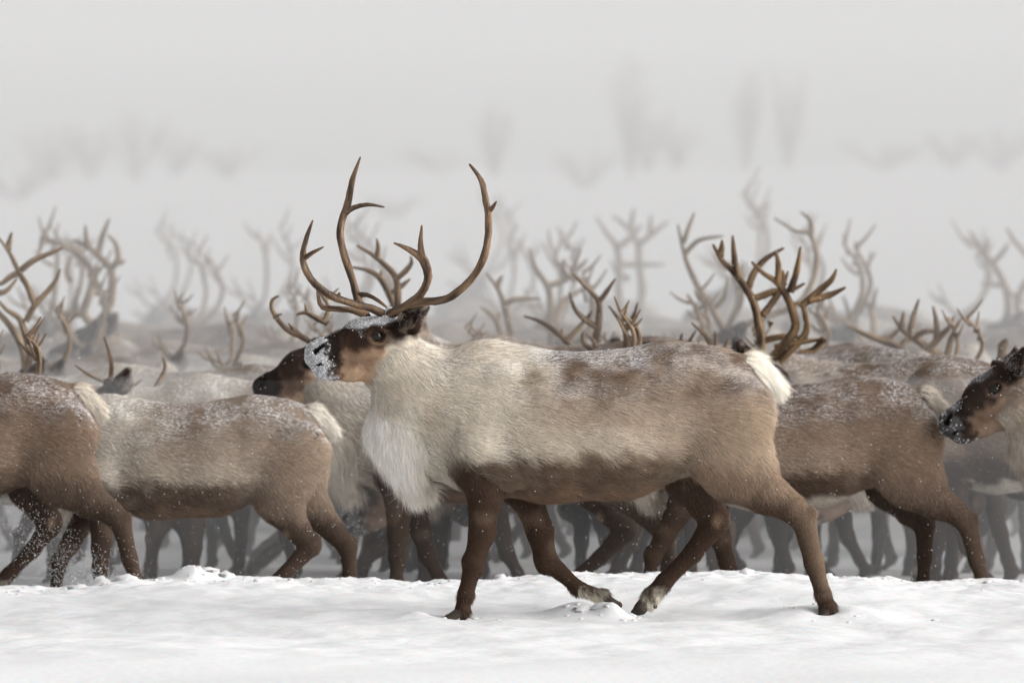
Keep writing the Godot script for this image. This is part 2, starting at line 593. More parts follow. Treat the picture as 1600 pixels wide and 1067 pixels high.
func body_bones(how: String, legs: Array, hooves := true) -> Array:
	var out := []
	var c: Dictionary = CARRIAGE[how]
	var nk: Array = c.neck
	var mn: Array = c.mane
	bone(out, Vector3(754, 642, 0), 102, Vector3(860, 664, 0), 112, 0.68, 30, TORSO)
	bone(out, Vector3(860, 664, 0), 112, Vector3(965, 660, 0), 110, 0.78, 30, TORSO)
	bone(out, Vector3(965, 660, 0), 110, Vector3(1050, 634, 0), 98, 0.78, 30, TORSO)
	bone(out, Vector3(1050, 634, 0), 98, Vector3(1110, 630, 0), 92, 0.70, 30, TORSO)
	bone(out, Vector3(764, 600, 0), 71, Vector3(800, 608, 0), 70, 0.62, 26, TORSO)
	bone(out, Vector3(690, 700, 0), 44, Vector3(760, 735, 0), 42, 0.85, 30, TORSO)
	bone(out, Vector3(770, 642, 0), 88, Vector3(nk[0], nk[1] + 4, 0), nk[2] - 4, 0.66, 22, NECK)
	bone(out, Vector3(nk[0], nk[1] + 4, 0), nk[2] - 4, Vector3(nk[3], nk[4] + 4, 0), nk[5] - 4, 0.66, 20, NECK)
	bone(out, Vector3(nk[3], nk[4], 0), nk[5], Vector3(nk[6], nk[7], 0), nk[8], 0.72, 20, NECK)
	var crest: Vector3 = c.poll + Vector3(26, 24, 0)
	bone(out, crest, 37, crest.lerp(Vector3(nk[0], nk[1] - 24, 0), 0.7), 42, 0.6, 16, NECK)
	bone(out, Vector3(nk[3], nk[4], 0), nk[5] * 0.8, Vector3(mn[0], mn[1], 0), mn[2], 0.55, 24, MANE)
	bone(out, Vector3(mn[0], mn[1], 0), mn[2], Vector3(mn[3], mn[4], 0), mn[5], 0.5, 24, MANE)
	bone(out, Vector3(1176, 566, 0), 20, Vector3(1210, 598, 0), 14, 1.1, 14, TAIL)
	for s in [-1.0, 1.0]:
		bone(out, Vector3(782, 596, 48 * s), 30, Vector3(748, 690, 58 * s), 34, 0.6, 18, TORSO)       # shoulder blade
		bone(out, Vector3(748, 690, 58 * s), 34, Vector3(792, 730, 46 * s), 30, 0.6, 16, TORSO)       # upper arm
		bone(out, Vector3(1076, 590, 44 * s), 24, Vector3(1150, 640, 52 * s), 52, 0.55, 20, TORSO)    # hip and haunch
		bone(out, Vector3(1150, 640, 52 * s), 52, Vector3(1112, 712, 50 * s), 40, 0.55, 18, HIND)
	for side in 2:
		var s := 1.0 if side == 0 else -1.0
		var fl: Array = FORE_LEGS[legs[side]]
		var hl: Array = HIND_LEGS[legs[2 + side]]
		for lg in [[fl, FORE, 44.0], [hl, HIND, 46.0]]:
			var a: Array = lg[0]
			var what: int = lg[1]
			var z: float = lg[2]
			for j in a.size() / 3 - 1:
				var r0: float = a[j * 3 + 2] * (0.92 if a[j * 3 + 2] < 31 else 0.98)   # leaves room for the hair
				var r1: float = a[j * 3 + 5] * (0.92 if a[j * 3 + 5] < 31 else 0.98)
				var z0 := s * (z - minf(r0, 60.0) * 0.25)
				var z1 := s * (z - minf(r1, 60.0) * 0.25)
				var thin := 0.62 if maxf(r0, r1) > 40.0 else 0.78 if maxf(r0, r1) > 22 else 0.9
				bone(out, Vector3(a[j * 3], a[j * 3 + 1], z0), r0, Vector3(a[j * 3 + 3], a[j * 3 + 4], z1), r1, thin, 16.0 if r1 > 25.0 else 8.0, what)
			# joints: the wrist, or the point of the hock
			if what == FORE:
				bone(out, Vector3(a[9] - 2, a[10] - 4, s * (z - a[11] * 0.25)), a[11] * 1.0, Vector3(a[9], a[10] + 8, s * (z - a[11] * 0.25)), a[11] * 0.93, 0.9, 4, FORE)
			else:
				var h := 12 if a.size() > 21 else 9
				bone(out, Vector3(a[h], a[h + 1], s * z), a[h + 2] * 0.95, Vector3(a[h] + 10, a[h + 1] - 12, s * z), a[h + 2] * 0.55, 0.7, 5, HIND)
			bone(out, Vector3(a[a.size() - 3] + 3, a[a.size() - 2] - 2, s * z), a[a.size() - 1] * 1.02, Vector3(a[a.size() - 3], a[a.size() - 2] + 3, s * z), a[a.size() - 1] * 0.98, 1.0, 4, what)
			if hooves:
				var m := a.size()
				for toe in [-6.0, 6.0]:
					bone(out, Vector3(a[m - 3], a[m - 2] + 8, s * z + toe * 0.6), 9, Vector3(a[m - 3] - 14, 969, s * z + toe), 7, 1.0, 3, HOOF)
	return out


# ------------------------------------------------------------------ coats
func pal(changes := {}) -> Dictionary:
	var p := {
		"neck": lin(208, 197, 180), "throat": lin(186, 164, 138), "mane": lin(243, 238, 230), "flank": lin(178, 160, 140), "fringe": lin(203, 190, 171), "back": lin(124, 104, 88), "rump": lin(166, 144, 121),
		"belly": lin(98, 79, 65), "belly_low": lin(132, 107, 87), "leg": lin(80, 63, 52), "hind": lin(144, 121, 101), "face": lin(58, 44, 36), "cheek": lin(148, 120, 98), "chin": lin(178, 148, 120),
		"tail": lin(240, 233, 220), "sock": lin(222, 213, 194), "frost": 0.9, "nose_frost": 0.0, "head_frost": 0.1, "saddle": false, "seed": 0.0, "grey": 0.2,
	}
	p.merge(changes, true)
	for k in p:
		if p[k] is Color:
			var c: Color = p[k]
			p[k] = c.lerp(Color(c.get_luminance(), c.get_luminance(), c.get_luminance()), p.grey)
	return p


func sm(a: float, b: float, x: float) -> float:
	return smoothstep(a, b, x)


func coat(what: int, x: float, y: float, z: float, fr: Array, p: Dictionary) -> Color:
	# colour of the hair at a place on the animal, in elevation units; edges of patches wander with noise
	var o: float = p.seed
	var wa := n1.get_noise_3d(x * 0.017 + o, y * 0.017, z * 0.017)
	var wb := n2.get_noise_3d(x * 0.05 + o, y * 0.05, z * 0.05)
	var wx := x + wa * 22.0 + wb * 9.0
	var wy := y + n3.get_noise_3d(x * 0.02, y * 0.02 + o, z * 0.02) * 12.0 + wb * 6.0
	var c: Color
	match what:
		TORSO, NECK, MANE, FORE, HIND:
			# trunk pattern, shared so that it runs on over the joints
			var body: Color = p.neck
			body = body.lerp(p.flank, sm(780, 900, wx + (wy - 620) * 0.25))
			body = body.lerp(p.back, sm(655, 585, wy) * sm(790, 900, wx) * (0.5 + 0.5 * sm(-0.35, 0.35, wa + 0.7 * wb)))
			body = body.lerp(p.rump, sm(1040, 1130, wx) * sm(585, 650, wy) * 0.9)
			body = body.lerp(p.fringe, sm(646, 676, wy) * sm(712, 696, wy) * sm(1060, 960, wx) * sm(760, 820, wx) * 0.8)
			body = body.lerp(p.belly, sm(694, 722, wy) * sm(1090, 1000, wx) * sm(690, 730, wx) * (0.9 + 0.1 * wb))
			body = body.lerp(p.belly_low, sm(752, 766, wy) * sm(1110, 1060, wx) * sm(770, 800, wx))
			body = body.lerp(p.mane, sm(668, 606, wx - (y - 640) * 0.28) * sm(588, 652, wy) * (1.0 if what == MANE or what == NECK else 0.7))
			if what == NECK:
				body = body.lerp(p.throat, 0.5 * exp(-(pow((wx - 606) / 20.0, 2.0) + pow((wy - 632) / 30.0, 2.0))))
				body = body.lerp(p.throat, 0.55 * exp(-(pow((wx - 690) / 16.0, 2.0) + pow((wy - 655) / 46.0, 2.0))))
			c = body
			if what == FORE:
				c = body.lerp(p.leg, sm(696, 734, wy))
				c = c.lerp(p.hind, 0.35 * sm(0.0, 0.5, wa) * sm(745, 800, y) * sm(880, 840, y))
			elif what == HIND:
				var lower := sm(748, 800, wy)
				c = body.lerp(p.hind, sm(690, 740, wy))
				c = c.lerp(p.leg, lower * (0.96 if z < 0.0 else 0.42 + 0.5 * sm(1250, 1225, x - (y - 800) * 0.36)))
				c = c.lerp(p.leg, sm(905, 930, y))
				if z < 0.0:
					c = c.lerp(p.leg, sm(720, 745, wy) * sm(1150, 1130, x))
				c = c.lerp(p.chin, exp(-(pow((x - 1121) / 7.0, 2.0) + pow((y - 810) / 9.0, 2.0))) * 0.9)
			if (what == FORE or what == HIND) and y > 915 and z < 0.0:
				c = c.lerp(p.sock, sm(910, 938, y + wb * 14.0 + 10.0 * n3.get_noise_3d(x * 0.15, y * 0.15, z * 0.15)) * (1.0 if absf(x - 980) < 75.0 else 0.0))
		TAIL:
			c = p.tail
		EAR:
			c = p.face.lerp(p.flank, sm(-0.1, 0.5, wb) * 0.6)
		HOOF:
			c = lin(46, 40, 36)
		HEAD, NOSE:
			var d := Vector3(x, y, z) - (fr[0] as Vector3)
			var hf := d.dot(fr[1])
			var hu := d.dot(fr[2])
			var hs := absf(d.dot(fr[3]))
			var warp := wb * 6.0 + 3.0 * n3.get_noise_3d(x * 0.12, y * 0.12, z * 0.12)
			c = p.face.lerp(p.cheek, sm(4, -16, hu + warp + sm(60, 110, hf) * 20.0))
			c = c.lerp(p.chin, 0.8 * sm(44, 14, hf + warp * 2.0) * sm(4, -16, hu + warp))
			c = c.lerp(p.neck, sm(24, -14, hf + warp * 2.0) * sm(14, -10, hu + warp))
			c = c.lerp(p.chin, sm(-28, -42, hu + warp) * sm(92, 74, hf))
			c = c.lerp(lin(38, 29, 25), exp(-(pow((hf - 17.0) / 17.0, 2.0) + pow((hu - 13.0) / 13.0, 2.0))) * sm(12, 20, hs) * 0.9)
			c = c.lerp(p.cheek, exp(-pow((Vector2(hf - 17.0, (hu - 12.0) * 1.25).length() - 15.5) / 2.4, 2.0)) * sm(12, 20, hs) * 0.75 * sm(26, 12, hu + warp))
			c = c.lerp(lin(34, 29, 27), sm(66, 84, hf + warp * 1.5 + hu * 0.2) * 0.88)
			c = c.lerp(lin(20, 16, 15), in_nostril(hf, hu, hs))
	return c


func in_nostril(hf: float, hu: float, hs: float) -> float:
	# the slit of the nostril and the gap between the lips, with ragged edges
	var rag := 0.9 * n3.get_noise_3d(hf * 0.25, hu * 0.25, hs * 0.25)
	var t := clampf((114.0 - hf) / 12.0, 0.0, 1.0)
	var a := Vector2(hf - (114.0 - 12.0 * t), hu - (3.0 + 7.0 * t)).length() + rag
	var q := Vector2((hf - 111.0) / 2.4, hu + 18.5).length() + rag
	return maxf(sm(6.4, 3.6, a + 2.0 * t) * sm(11, 16, hs), 0.8 * sm(3.0, 1.4, q))


func frosty(what: int, x: float, y: float, z: float, ny: float, fr: Array, p: Dictionary) -> float:
	# chance that a hair here carries a grain of snow
	var o: float = p.seed
	var patch := n1.get_noise_3d(x * 0.013 + o, y * 0.02 + 40.0, z * 0.02) + 0.6 * n2.get_noise_3d(x * 0.04, y * 0.04, z * 0.04 + o)
	if what == TORSO or what == NECK or (what == HIND and y < 660.0):
		var f := sm(0.12, 0.75, ny) * sm(-0.75, 0.4, patch)
		if p.saddle:
			f = maxf(f * 0.35, 0.95 * sm(30.0, 2.0, y - 545.0 - patch * 14.0) * sm(800, 850, x) * sm(1030, 985, x))
			f = maxf(f, 0.45 * sm(0.1, 0.7, patch) * sm(640, 590, y) * sm(820, 870, x) * sm(1050, 960, x))
		return f * p.frost
	if what == HEAD or what == NOSE:
		var d := Vector3(x, y, z) - (fr[0] as Vector3)
		var hf := d.dot(fr[1])
		var hu := d.dot(fr[2])
		var f: float = p.head_frost * sm(0.2, 0.8, ny)
		if p.nose_frost > 0.0:
			f = maxf(f, p.nose_frost * sm(86, 104, hf + patch * 13.0 + 9.0 * n3.get_noise_3d(x * 0.1, y * 0.1, z * 0.1) + (6.0 - hu) * 0.16) * (0.8 + 0.2 * n3.get_noise_3d(x * 0.3, y * 0.3, z * 0.3)))
			f *= 1.0 - in_nostril(hf, hu, absf(d.dot(fr[3])))
			if p.saddle:
				f = maxf(f, 0.93 * sm(25, 34, hu + patch * 7.0) * sm(72, 46, hf + patch * 10.0))
				f = maxf(f, 0.6 * sm(0.1, 0.6, patch) * sm(8, 22, hu) * sm(96, 60, hf))
		return f
	if what == EAR:
		return p.head_frost * 2.5 * sm(-0.2, 0.5, patch)
	if what == TAIL:
		return 0.1
	return 0.012


func sw0(a: Vector3) -> float:
	return n2.get_noise_3d(a.x * 13.0, a.y * 13.0, a.z * 13.0)


func hair(what: int, x: float, y: float, fr: Array, p: Dictionary) -> Array:
	# [length in metres, direction of the lie, lift]
	match what:
		TORSO:
			return [0.05, Vector3(1, -0.38, 0), 0.15]
		NECK:
			return [0.058, Vector3(0.75, -0.75, 0), 0.16]
		MANE:
			return [0.075 + 0.075 * sm(650, 740, y), Vector3(0.22, -1, 0), 0.2]
		FORE, HIND:
			return [lerpf(0.05, 0.017, sm(690, 830, y)) + (0.016 if y > 912.0 else 0.0), Vector3(1, -0.38, 0).lerp(Vector3(0.25, -1, 0), sm(640, 770, y)), lerpf(0.15, 0.24, sm(680, 780, y))]
		TAIL:
			return [0.07, Vector3(0.6, -0.9, 0), 0.3]
		EAR:
			return [0.024, Vector3(0.5, 0.6, 0), 0.4]
		HEAD:
			var f: Vector3 = fr[1]
			return [0.024, Vector3(-f.x, f.y - 0.25, -f.z), 0.26]
		NOSE:
			var f: Vector3 = fr[1]
			return [0.012, Vector3(-f.x, f.y - 0.3, -f.z), 0.7]
	return [0.0, Vector3.RIGHT, 0.0]


func skin_and_fur(parts: Array, how: String, p: Dictionary, per_m2: float, width: float) -> Array:
	# parts: surfaces from Field; returns [body mesh, fur mesh]
	var fr := head_frame(how)
	var v := PackedVector3Array()
	var n := PackedVector3Array()
	var c := PackedColorArray()
	var idx := PackedInt32Array()
	var tags := PackedByteArray()
	var dens := []
	for s in parts:
		var first := v.size()
		v.append_array(s.v)
		n.append_array(s.n)
		tags.append_array(s.t)
		for q in s.i:
			idx.append(first + q)
	c.resize(v.size())
	for i in v.size():
		var q := v[i]
		c[i] = coat(tags[i], q.x * U + 900.0, 975.0 - q.y * U, q.z * U, fr, p)
	# clumped tone on the hide itself, hair by hair on the fur
	for i in v.size():
		var q := v[i]
		if p.nose_frost > 0.0 and (tags[i] == NOSE or tags[i] == HEAD):
			c[i] = c[i].lerp(lin(186, 186, 189), 0.9 * sm(0.1, 0.9, frosty(tags[i], q.x * U + 900.0, 975.0 - q.y * U, q.z * U, n[i].y, fr, p)))
		if per_m2 > 0.0 and tags[i] != HEAD and tags[i] != NOSE and tags[i] != HOOF:
			c[i] = c[i] * 0.6   # the grey-brown underwool, seen only where the coat parts
		c[i] = c[i] * (0.92 + 0.14 * n2.get_noise_3d(q.x * 40.0, q.y * 22.0, q.z * 40.0))
	var body := to_mesh(v, n, c, idx)
	if per_m2 <= 0.0:
		return [body, null]
	var hv := PackedVector3Array()
	var hn := PackedVector3Array()
	var hc := PackedColorArray()
	var snow := lin(238, 238, 240)
	for k in range(0, idx.size(), 3):
		var ia := idx[k]
		var a := v[ia]
		var b := v[idx[k + 1]]
		var d := v[idx[k + 2]]
		var area := (b - a).cross(d - a).length() * 0.5
		var what: int = tags[ia]
		if what == HOOF:
			continue
		var many := area * per_m2
		var wide := width
		if what == HEAD or what == NOSE or what == EAR:
			many *= 2.6
			wide *= 0.6
		elif what == FORE or what == HIND:
			many *= 1.3
			wide *= 0.8
		elif what == MANE or what == TAIL:
			many *= 1.5
		var count := int(many) + int(rng.randf() < many - int(many))
		if count == 0:
			continue
		var norm := n[ia]
		var ex := a.x * U + 900.0
		var ey := 975.0 - a.y * U
		var ez := a.z * U
		var lie := hair(what, ex, ey, fr, p)
		var fl := frosty(what, ex, ey, ez, norm.y, fr, p)
		var col: Color = coat(what, ex, ey, ez, fr, p)
		if what == TORSO or what == NECK or (what == HIND and ey < 740.0):
			var crease := absf(n3.get_noise_3d(a.x * 4.2 + p.seed, a.y * 2.6, a.z * 4.2) + 0.25 * sw0(a))
			if crease < 0.045 and n1.get_noise_3d(a.x * 2.7, a.y * 2.7 + p.seed, a.z * 2.7) > 0.12:
				count = int(count * 0.25)
		if what == TORSO or what == NECK or what == HIND:
			col = col.lerp(snow, 0.55 * fl)   # fine dust of snow caught between the hairs
		var rough := 0.3 if what == HEAD or what == NOSE or what == EAR else 0.15
		var sw := n3.get_noise_3d(a.x * 7.0, a.y * 7.0, a.z * 7.0)
		var sw2 := n2.get_noise_3d(a.x * 16.0, a.y * 16.0, a.z * 16.0)
		var flow: Vector3 = lie[1] + Vector3(sw2 * 0.35, sw * 0.5, sw2 * 0.4)
		flow = (flow - norm * flow.dot(norm)).normalized()
		var clump := 1.0 + 0.15 * n1.get_noise_3d(a.x * 34.0, a.y * 15.0, a.z * 34.0) + 0.14 * n2.get_noise_3d(a.x * 75.0, a.y * 48.0, a.z * 75.0)
		for m in count:
			var r1 := sqrt(rng.randf())
			var r2 := rng.randf()
			var at := a * (1.0 - r1) + b * (r1 * (1.0 - r2)) + d * (r1 * r2) - norm * 0.003
			var len: float = lie[0] * rng.randf_range(0.55, 1.15)
			var dir: Vector3 = (flow + norm * (lie[2] * rng.randf_range(0.5, 1.5)) + Vector3(rng.randf_range(-0.16, 0.16), rng.randf_range(-0.16, 0.16), rng.randf_range(-0.16, 0.16))).normalized()
			var side: Vector3 = dir.cross(norm).normalized() * wide * 0.5
			var tone := col * (clump * rng.randf_range(1.0 - rough, 1.0 + rough))
			if fl > 0.0 and rng.randf() < fl:
				tone = tone.lerp(snow, rng.randf_range(0.35, 0.95))
				len *= 0.6
			tone.a = 1.0
			hv.append(at - side)
			hv.append(at + dir * len)
			hv.append(at + side)
			var hnorm: Vector3 = (norm * 0.8 + dir * 0.1 + side * (rng.randf_range(-0.3, 0.3) / wide)).normalized()
			hn.append(hnorm)
			hn.append(hnorm)
			hn.append(hnorm)
			hc.append(tone)
			hc.append(tone)
			hc.append(tone)
	var fur := to_mesh(hv, hn, hc, PackedInt32Array())
	return [body, fur]


# ------------------------------------------------------------------ antlers
func add_tube(st: Dictionary, pts: PackedVector3Array, radii: PackedFloat32Array, flat := 1.0) -> void:
	# smooth tube with a pointed end; pts in metres
	var path := PackedVector3Array()
	var rad := PackedFloat32Array()
	var n := pts.size()
	for i in n - 1:
		var p0 := pts[maxi(i - 1, 0)]
		var p1 := pts[i]
		var p2 := pts[i + 1]
		var p3 := pts[mini(i + 2, n - 1)]
		var steps := maxi(2, int(p1.distance_to(p2) / 0.022))
		for k in steps:
			var t := float(k) / steps
			path.append(p1.cubic_interpolate(p2, p0, p3, t))
			rad.append(lerpf(radii[i], radii[i + 1], t))
	path.append(pts[n - 1])
	rad.append(radii[n - 1])
	var sides := 9
	var first: int = st.v.size()
	var up := Vector3(0, 0, 1)
	for i in path.size():
		var dir := (path[mini(i + 1, path.size() - 1)] - path[maxi(i - 1, 0)]).normalized()
		var s := dir.cross(up)
		if s.length() < 0.05:
			s = dir.cross(Vector3(1, 0, 0))
		s = s.normalized()
		var w := s.cross(dir).normalized()
		up = w
		var along := float(i) / (path.size() - 1)
		for k in sides:
			var a := TAU * k / sides
			var nd := s * cos(a) + w * sin(a) * flat
			var bump := 1.0 + 0.13 * n2.get_noise_3d(path[i].x * 22.0 + cos(a), path[i].y * 22.0 + sin(a), path[i].z * 22.0)
			st.v.append(path[i] + nd * rad[i] * bump)
			st.n.append(nd.normalized())
			var mott := n1.get_noise_3d(path[i].x * 9.0 + cos(a) * 0.6, path[i].y * 9.0, path[i].z * 9.0 + sin(a) * 0.6)
			var streak := n3.get_noise_3d(path[i].x * 5.0 + cos(a) * 2.4, path[i].y * 5.0 + sin(a) * 2.4, path[i].z * 5.0)
			var c: Color = st.dark.lerp(st.pale, clampf(0.4 + 0.75 * mott + 0.6 * streak, 0.0, 1.0))
			st.c.append(c)
	for i in path.size() - 1:
		for k in sides:
			var a := first + i * sides + k
			var b := first + i * sides + (k + 1) % sides
			st.i.append_array(PackedInt32Array([a, b, a + sides, b, b + sides, a + sides]))
	var tip: int = st.v.size()
	st.v.append(path[path.size() - 1] + (path[path.size() - 1] - path[path.size() - 2]).normalized() * rad[rad.size() - 1])
	st.n.append((path[path.size() - 1] - path[path.size() - 2]).normalized())
	st.c.append(st.c[st.c.size() - 1])
	var ring := first + (path.size() - 1) * sides
	for k in sides:
		st.i.append_array(PackedInt32Array([ring + k, ring + (k + 1) % sides, tip]))


func new_antler(dark: Color, pale: Color) -> Dictionary:
	return {"v": PackedVector3Array(), "n": PackedVector3Array(), "c": PackedColorArray(), "i": PackedInt32Array(), "dark": dark, "pale": pale}


func end_antler(st: Dictionary, parent: Node3D) -> MeshInstance3D:
	var o := MeshInstance3D.new()
	o.name = "antler"
	o.mesh = to_mesh(st.v, st.n, st.c, st.i)
	o.material_override = antler_mat
	parent.add_child(o, true)
	return o


func grown_antlers(root: Node3D, how: String, size: float, seed_: int, dark: Color, pale: Color) -> void:
	# a pair that grows from the pedicles: back, up, then forward, with brow, bez and top tines
	var fr := head_frame(how)
	var r := RandomNumberGenerator.new()
	r.seed = seed_
	for s in [1.0, -1.0]:
		var st := new_antler(dark, pale)
		var base := on_head(fr, -10, 42, 21 * s)
		var sweep := r.randf_range(0.8, 1.25)
		var shape := [Vector3(0, 0, 0), Vector3(42, -26, 22), Vector3(86 * sweep, -78, 52), Vector3(108 * sweep, -150, 76), Vector3(96 * sweep, -220, 84), Vector3(58, -278, 70)]
		var pts := PackedVector3Array()
		for q in shape:
			pts.append(base + Vector3(q.x + r.randf_range(-8, 8), q.y + r.randf_range(-8, 8), q.z * s) * size)
		var rad := PackedFloat32Array([9.5, 8.0, 7.5, 7.0, 6.5, 2.5])
		var lines := [[pts, rad]]
		for k in 3 + r.randi() % 2:
			var at: Vector3 = pts[3].lerp(pts[5], 0.25 + 0.25 * k)
			var out := Vector3(r.randf_range(-75, 35) if k % 2 == 0 else r.randf_range(20, 70), r.randf_range(-95, -40), r.randf_range(-15, 30) * s) * size
			lines.append([PackedVector3Array([at, at + out * 0.5 + Vector3(0, 8, 0) * size, at + out]), PackedFloat32Array([6.0, 4.5, 1.8])])
		var bz: Vector3 = pts[1]
		var b1 := bz + Vector3(-50, -42, 18 * s) * size
		lines.append([PackedVector3Array([bz, bz + Vector3(-30, -14, 12 * s) * size, b1, b1 + Vector3(-26, -62, 6 * s) * size]), PackedFloat32Array([6.5, 6, 5.5, 2])])
		lines.append([PackedVector3Array([b1, b1 + Vector3(-34, -14, 4 * s) * size, b1 + Vector3(-56, -38, 6 * s) * size]), PackedFloat32Array([5, 4, 1.8])])
		lines.append([PackedVector3Array([base, base + Vector3(-34, 6, 4 * s) * size, base + Vector3(-70, -12, 2 * s) * size]), PackedFloat32Array([6.5, 5, 1.8])])
		for l in lines:
			var q := PackedVector3Array()
			var rr := PackedFloat32Array()
			for i in l[0].size():
				var e: Vector3 = l[0][i]
				q.append(Vector3((e.x - 900) / U, (975 - e.y) / U, e.z / U))
				rr.append(l[1][i] * sqrt(size) / U)
			add_tube(st, q, rr)
		end_antler(st, root)


func drawn_antlers(root: Node3D, how: String, antlers: Array, sc: float, ox: float, oy: float, units: float, base: Vector2, thick: float, dark: Color, pale: Color, spread := 1.0, mirror := 1.0) -> void:
	# antlers drawn as polylines on a sheet; sc, ox, oy turn the sheet into elevation units per 'units' about the
	# drawn base, which is set on the pedicle; each antler leans out to its own side as it rises
	var fr := head_frame(how)
	var side := 1.0
	for lines in antlers:
		var st := new_antler(dark, pale)
		var foot := on_head(fr, -8, 40, 20 * side)
		for l in lines:
			var q := PackedVector3Array()
			var rr := PackedFloat32Array()
			var n: int = l.size() / 2
			var reach := 0.0
			for i in n:
				var e := Vector2(ox + l[i * 2] / sc, oy + l[i * 2 + 1] / sc) - base
				e *= units
				var rise := maxf(0.0, -e.y) / 200.0
				var zz := foot.z + side * spread * (24.0 * sin(minf(rise, 2.0) * 1.5) + 16.0 * rise) + 5.0 * n1.get_noise_2d(e.x * 0.02, e.y * 0.02)
				q.append(Vector3((600.0 if false else on_head(fr, -8, 40, 0).x) + e.x * mirror - 900.0, 975.0 - on_head(fr, -8, 40, 0).y - e.y, zz) / U)
				var t := float(i) / (n - 1)
				rr.append(thick * units * lerpf(1.0, 0.3, pow(t, 2.2)) * (0.8 if l != lines[0] else 1.0) / U)
			add_tube(st, q, rr)
		end_antler(st, root)
		side = -side


# ------------------------------------------------------------------ the animals
func add_eyes(root: Node3D, how: String) -> void:
	var fr := head_frame(how)
	for s in [1.0, -1.0]:
		var e := MeshInstance3D.new()
		e.name = "eye"
		var b := SphereMesh.new()
		b.radius = 0.027
		b.height = 0.054
		b.radial_segments = 24
		b.rings = 14
		e.mesh = b
		e.material_override = eye_mat
		var p := on_head(fr, 17.5, 12.5, 27.5 * s)
		e.position = Vector3((p.x - 900) / U, (975 - p.y) / U, p.z / U)
		root.add_child(e, true)


func mesh_part(root: Node3D, called: String, m: Mesh, mat: Material) -> MeshInstance3D:
	var o := MeshInstance3D.new()
	o.name = called
	o.mesh = m
	o.material_override = mat
	root.add_child(o, true)
	return o


func make_animal(how: String, legs: Array, p: Dictionary, cell: float, head_cell: float, per_m2: float, width: float, hooves := true) -> Node3D:
	var root := Node3D.new()
	root.name = "caribou"
	var f := Field.new()
	f.start(body_bones(how, legs, hooves), cell)
	var hd := Field.new()
	hd.start(head_bones(how), head_cell)
	var made := skin_and_fur([f.surface(), hd.surface()], how, p, per_m2, width)
	mesh_part(root, "body", made[0], skin_mat)
	if made[1] != null:
		var o := mesh_part(root, "fur", made[1], fur_mat)
		o.set_meta("kind", "stuff")
	add_eyes(root, how)
	if p.nose_frost > 0.0:
		add_crust(root, how, p, hd.surface(), 1900 if p.saddle else 300)
	root.set_meta("how", how)
	return root


func add_crust(root: Node3D, how: String, p: Dictionary, head: Dictionary, many: int) -> void:
	# grains of rime frozen to the muzzle, brow and lashes
	var fr := head_frame(how)
	var v := PackedVector3Array()
	var n := PackedVector3Array()
	var idx := PackedInt32Array()
	var ball := SphereMesh.new()
	ball.radius = 1.0
	ball.height = 2.0
	ball.radial_segments = 6
	ball.rings = 3
	var ba := ball.surface_get_arrays(0)
	var bv: PackedVector3Array = ba[Mesh.ARRAY_VERTEX]
	var bi: PackedInt32Array = ba[Mesh.ARRAY_INDEX]
	var hv: PackedVector3Array = head.v
	var hn: PackedVector3Array = head.n
	var done := 0
	for t in many * 40:
		if done >= many:
			break
		var k := rng.randi() % hv.size()
		var a := hv[k]
		var what: int = head.t[k]
		if what != HEAD and what != NOSE:
			continue
		if rng.randf() > pow(frosty(what, a.x * U + 900.0, 975.0 - a.y * U, a.z * U, hn[k].y, fr, p), 1.6):
			continue
		done += 1
		var r := rng.randf_range(0.0012, 0.003) * (1.0 + 0.8 * pow(rng.randf(), 5.0))
		var first := v.size()
		for q in bv:
			v.append(a + hn[k] * r * 0.3 + q * r * rng.randf_range(0.6, 1.3))
			n.append((hn[k] + q * 0.4).normalized())
		for q in bi:
			idx.append(first + q)
	var o := mesh_part(root, "frost_crust", to_mesh(v, n, PackedColorArray(), idx), rime_mat)
	o.set_meta("kind", "stuff")


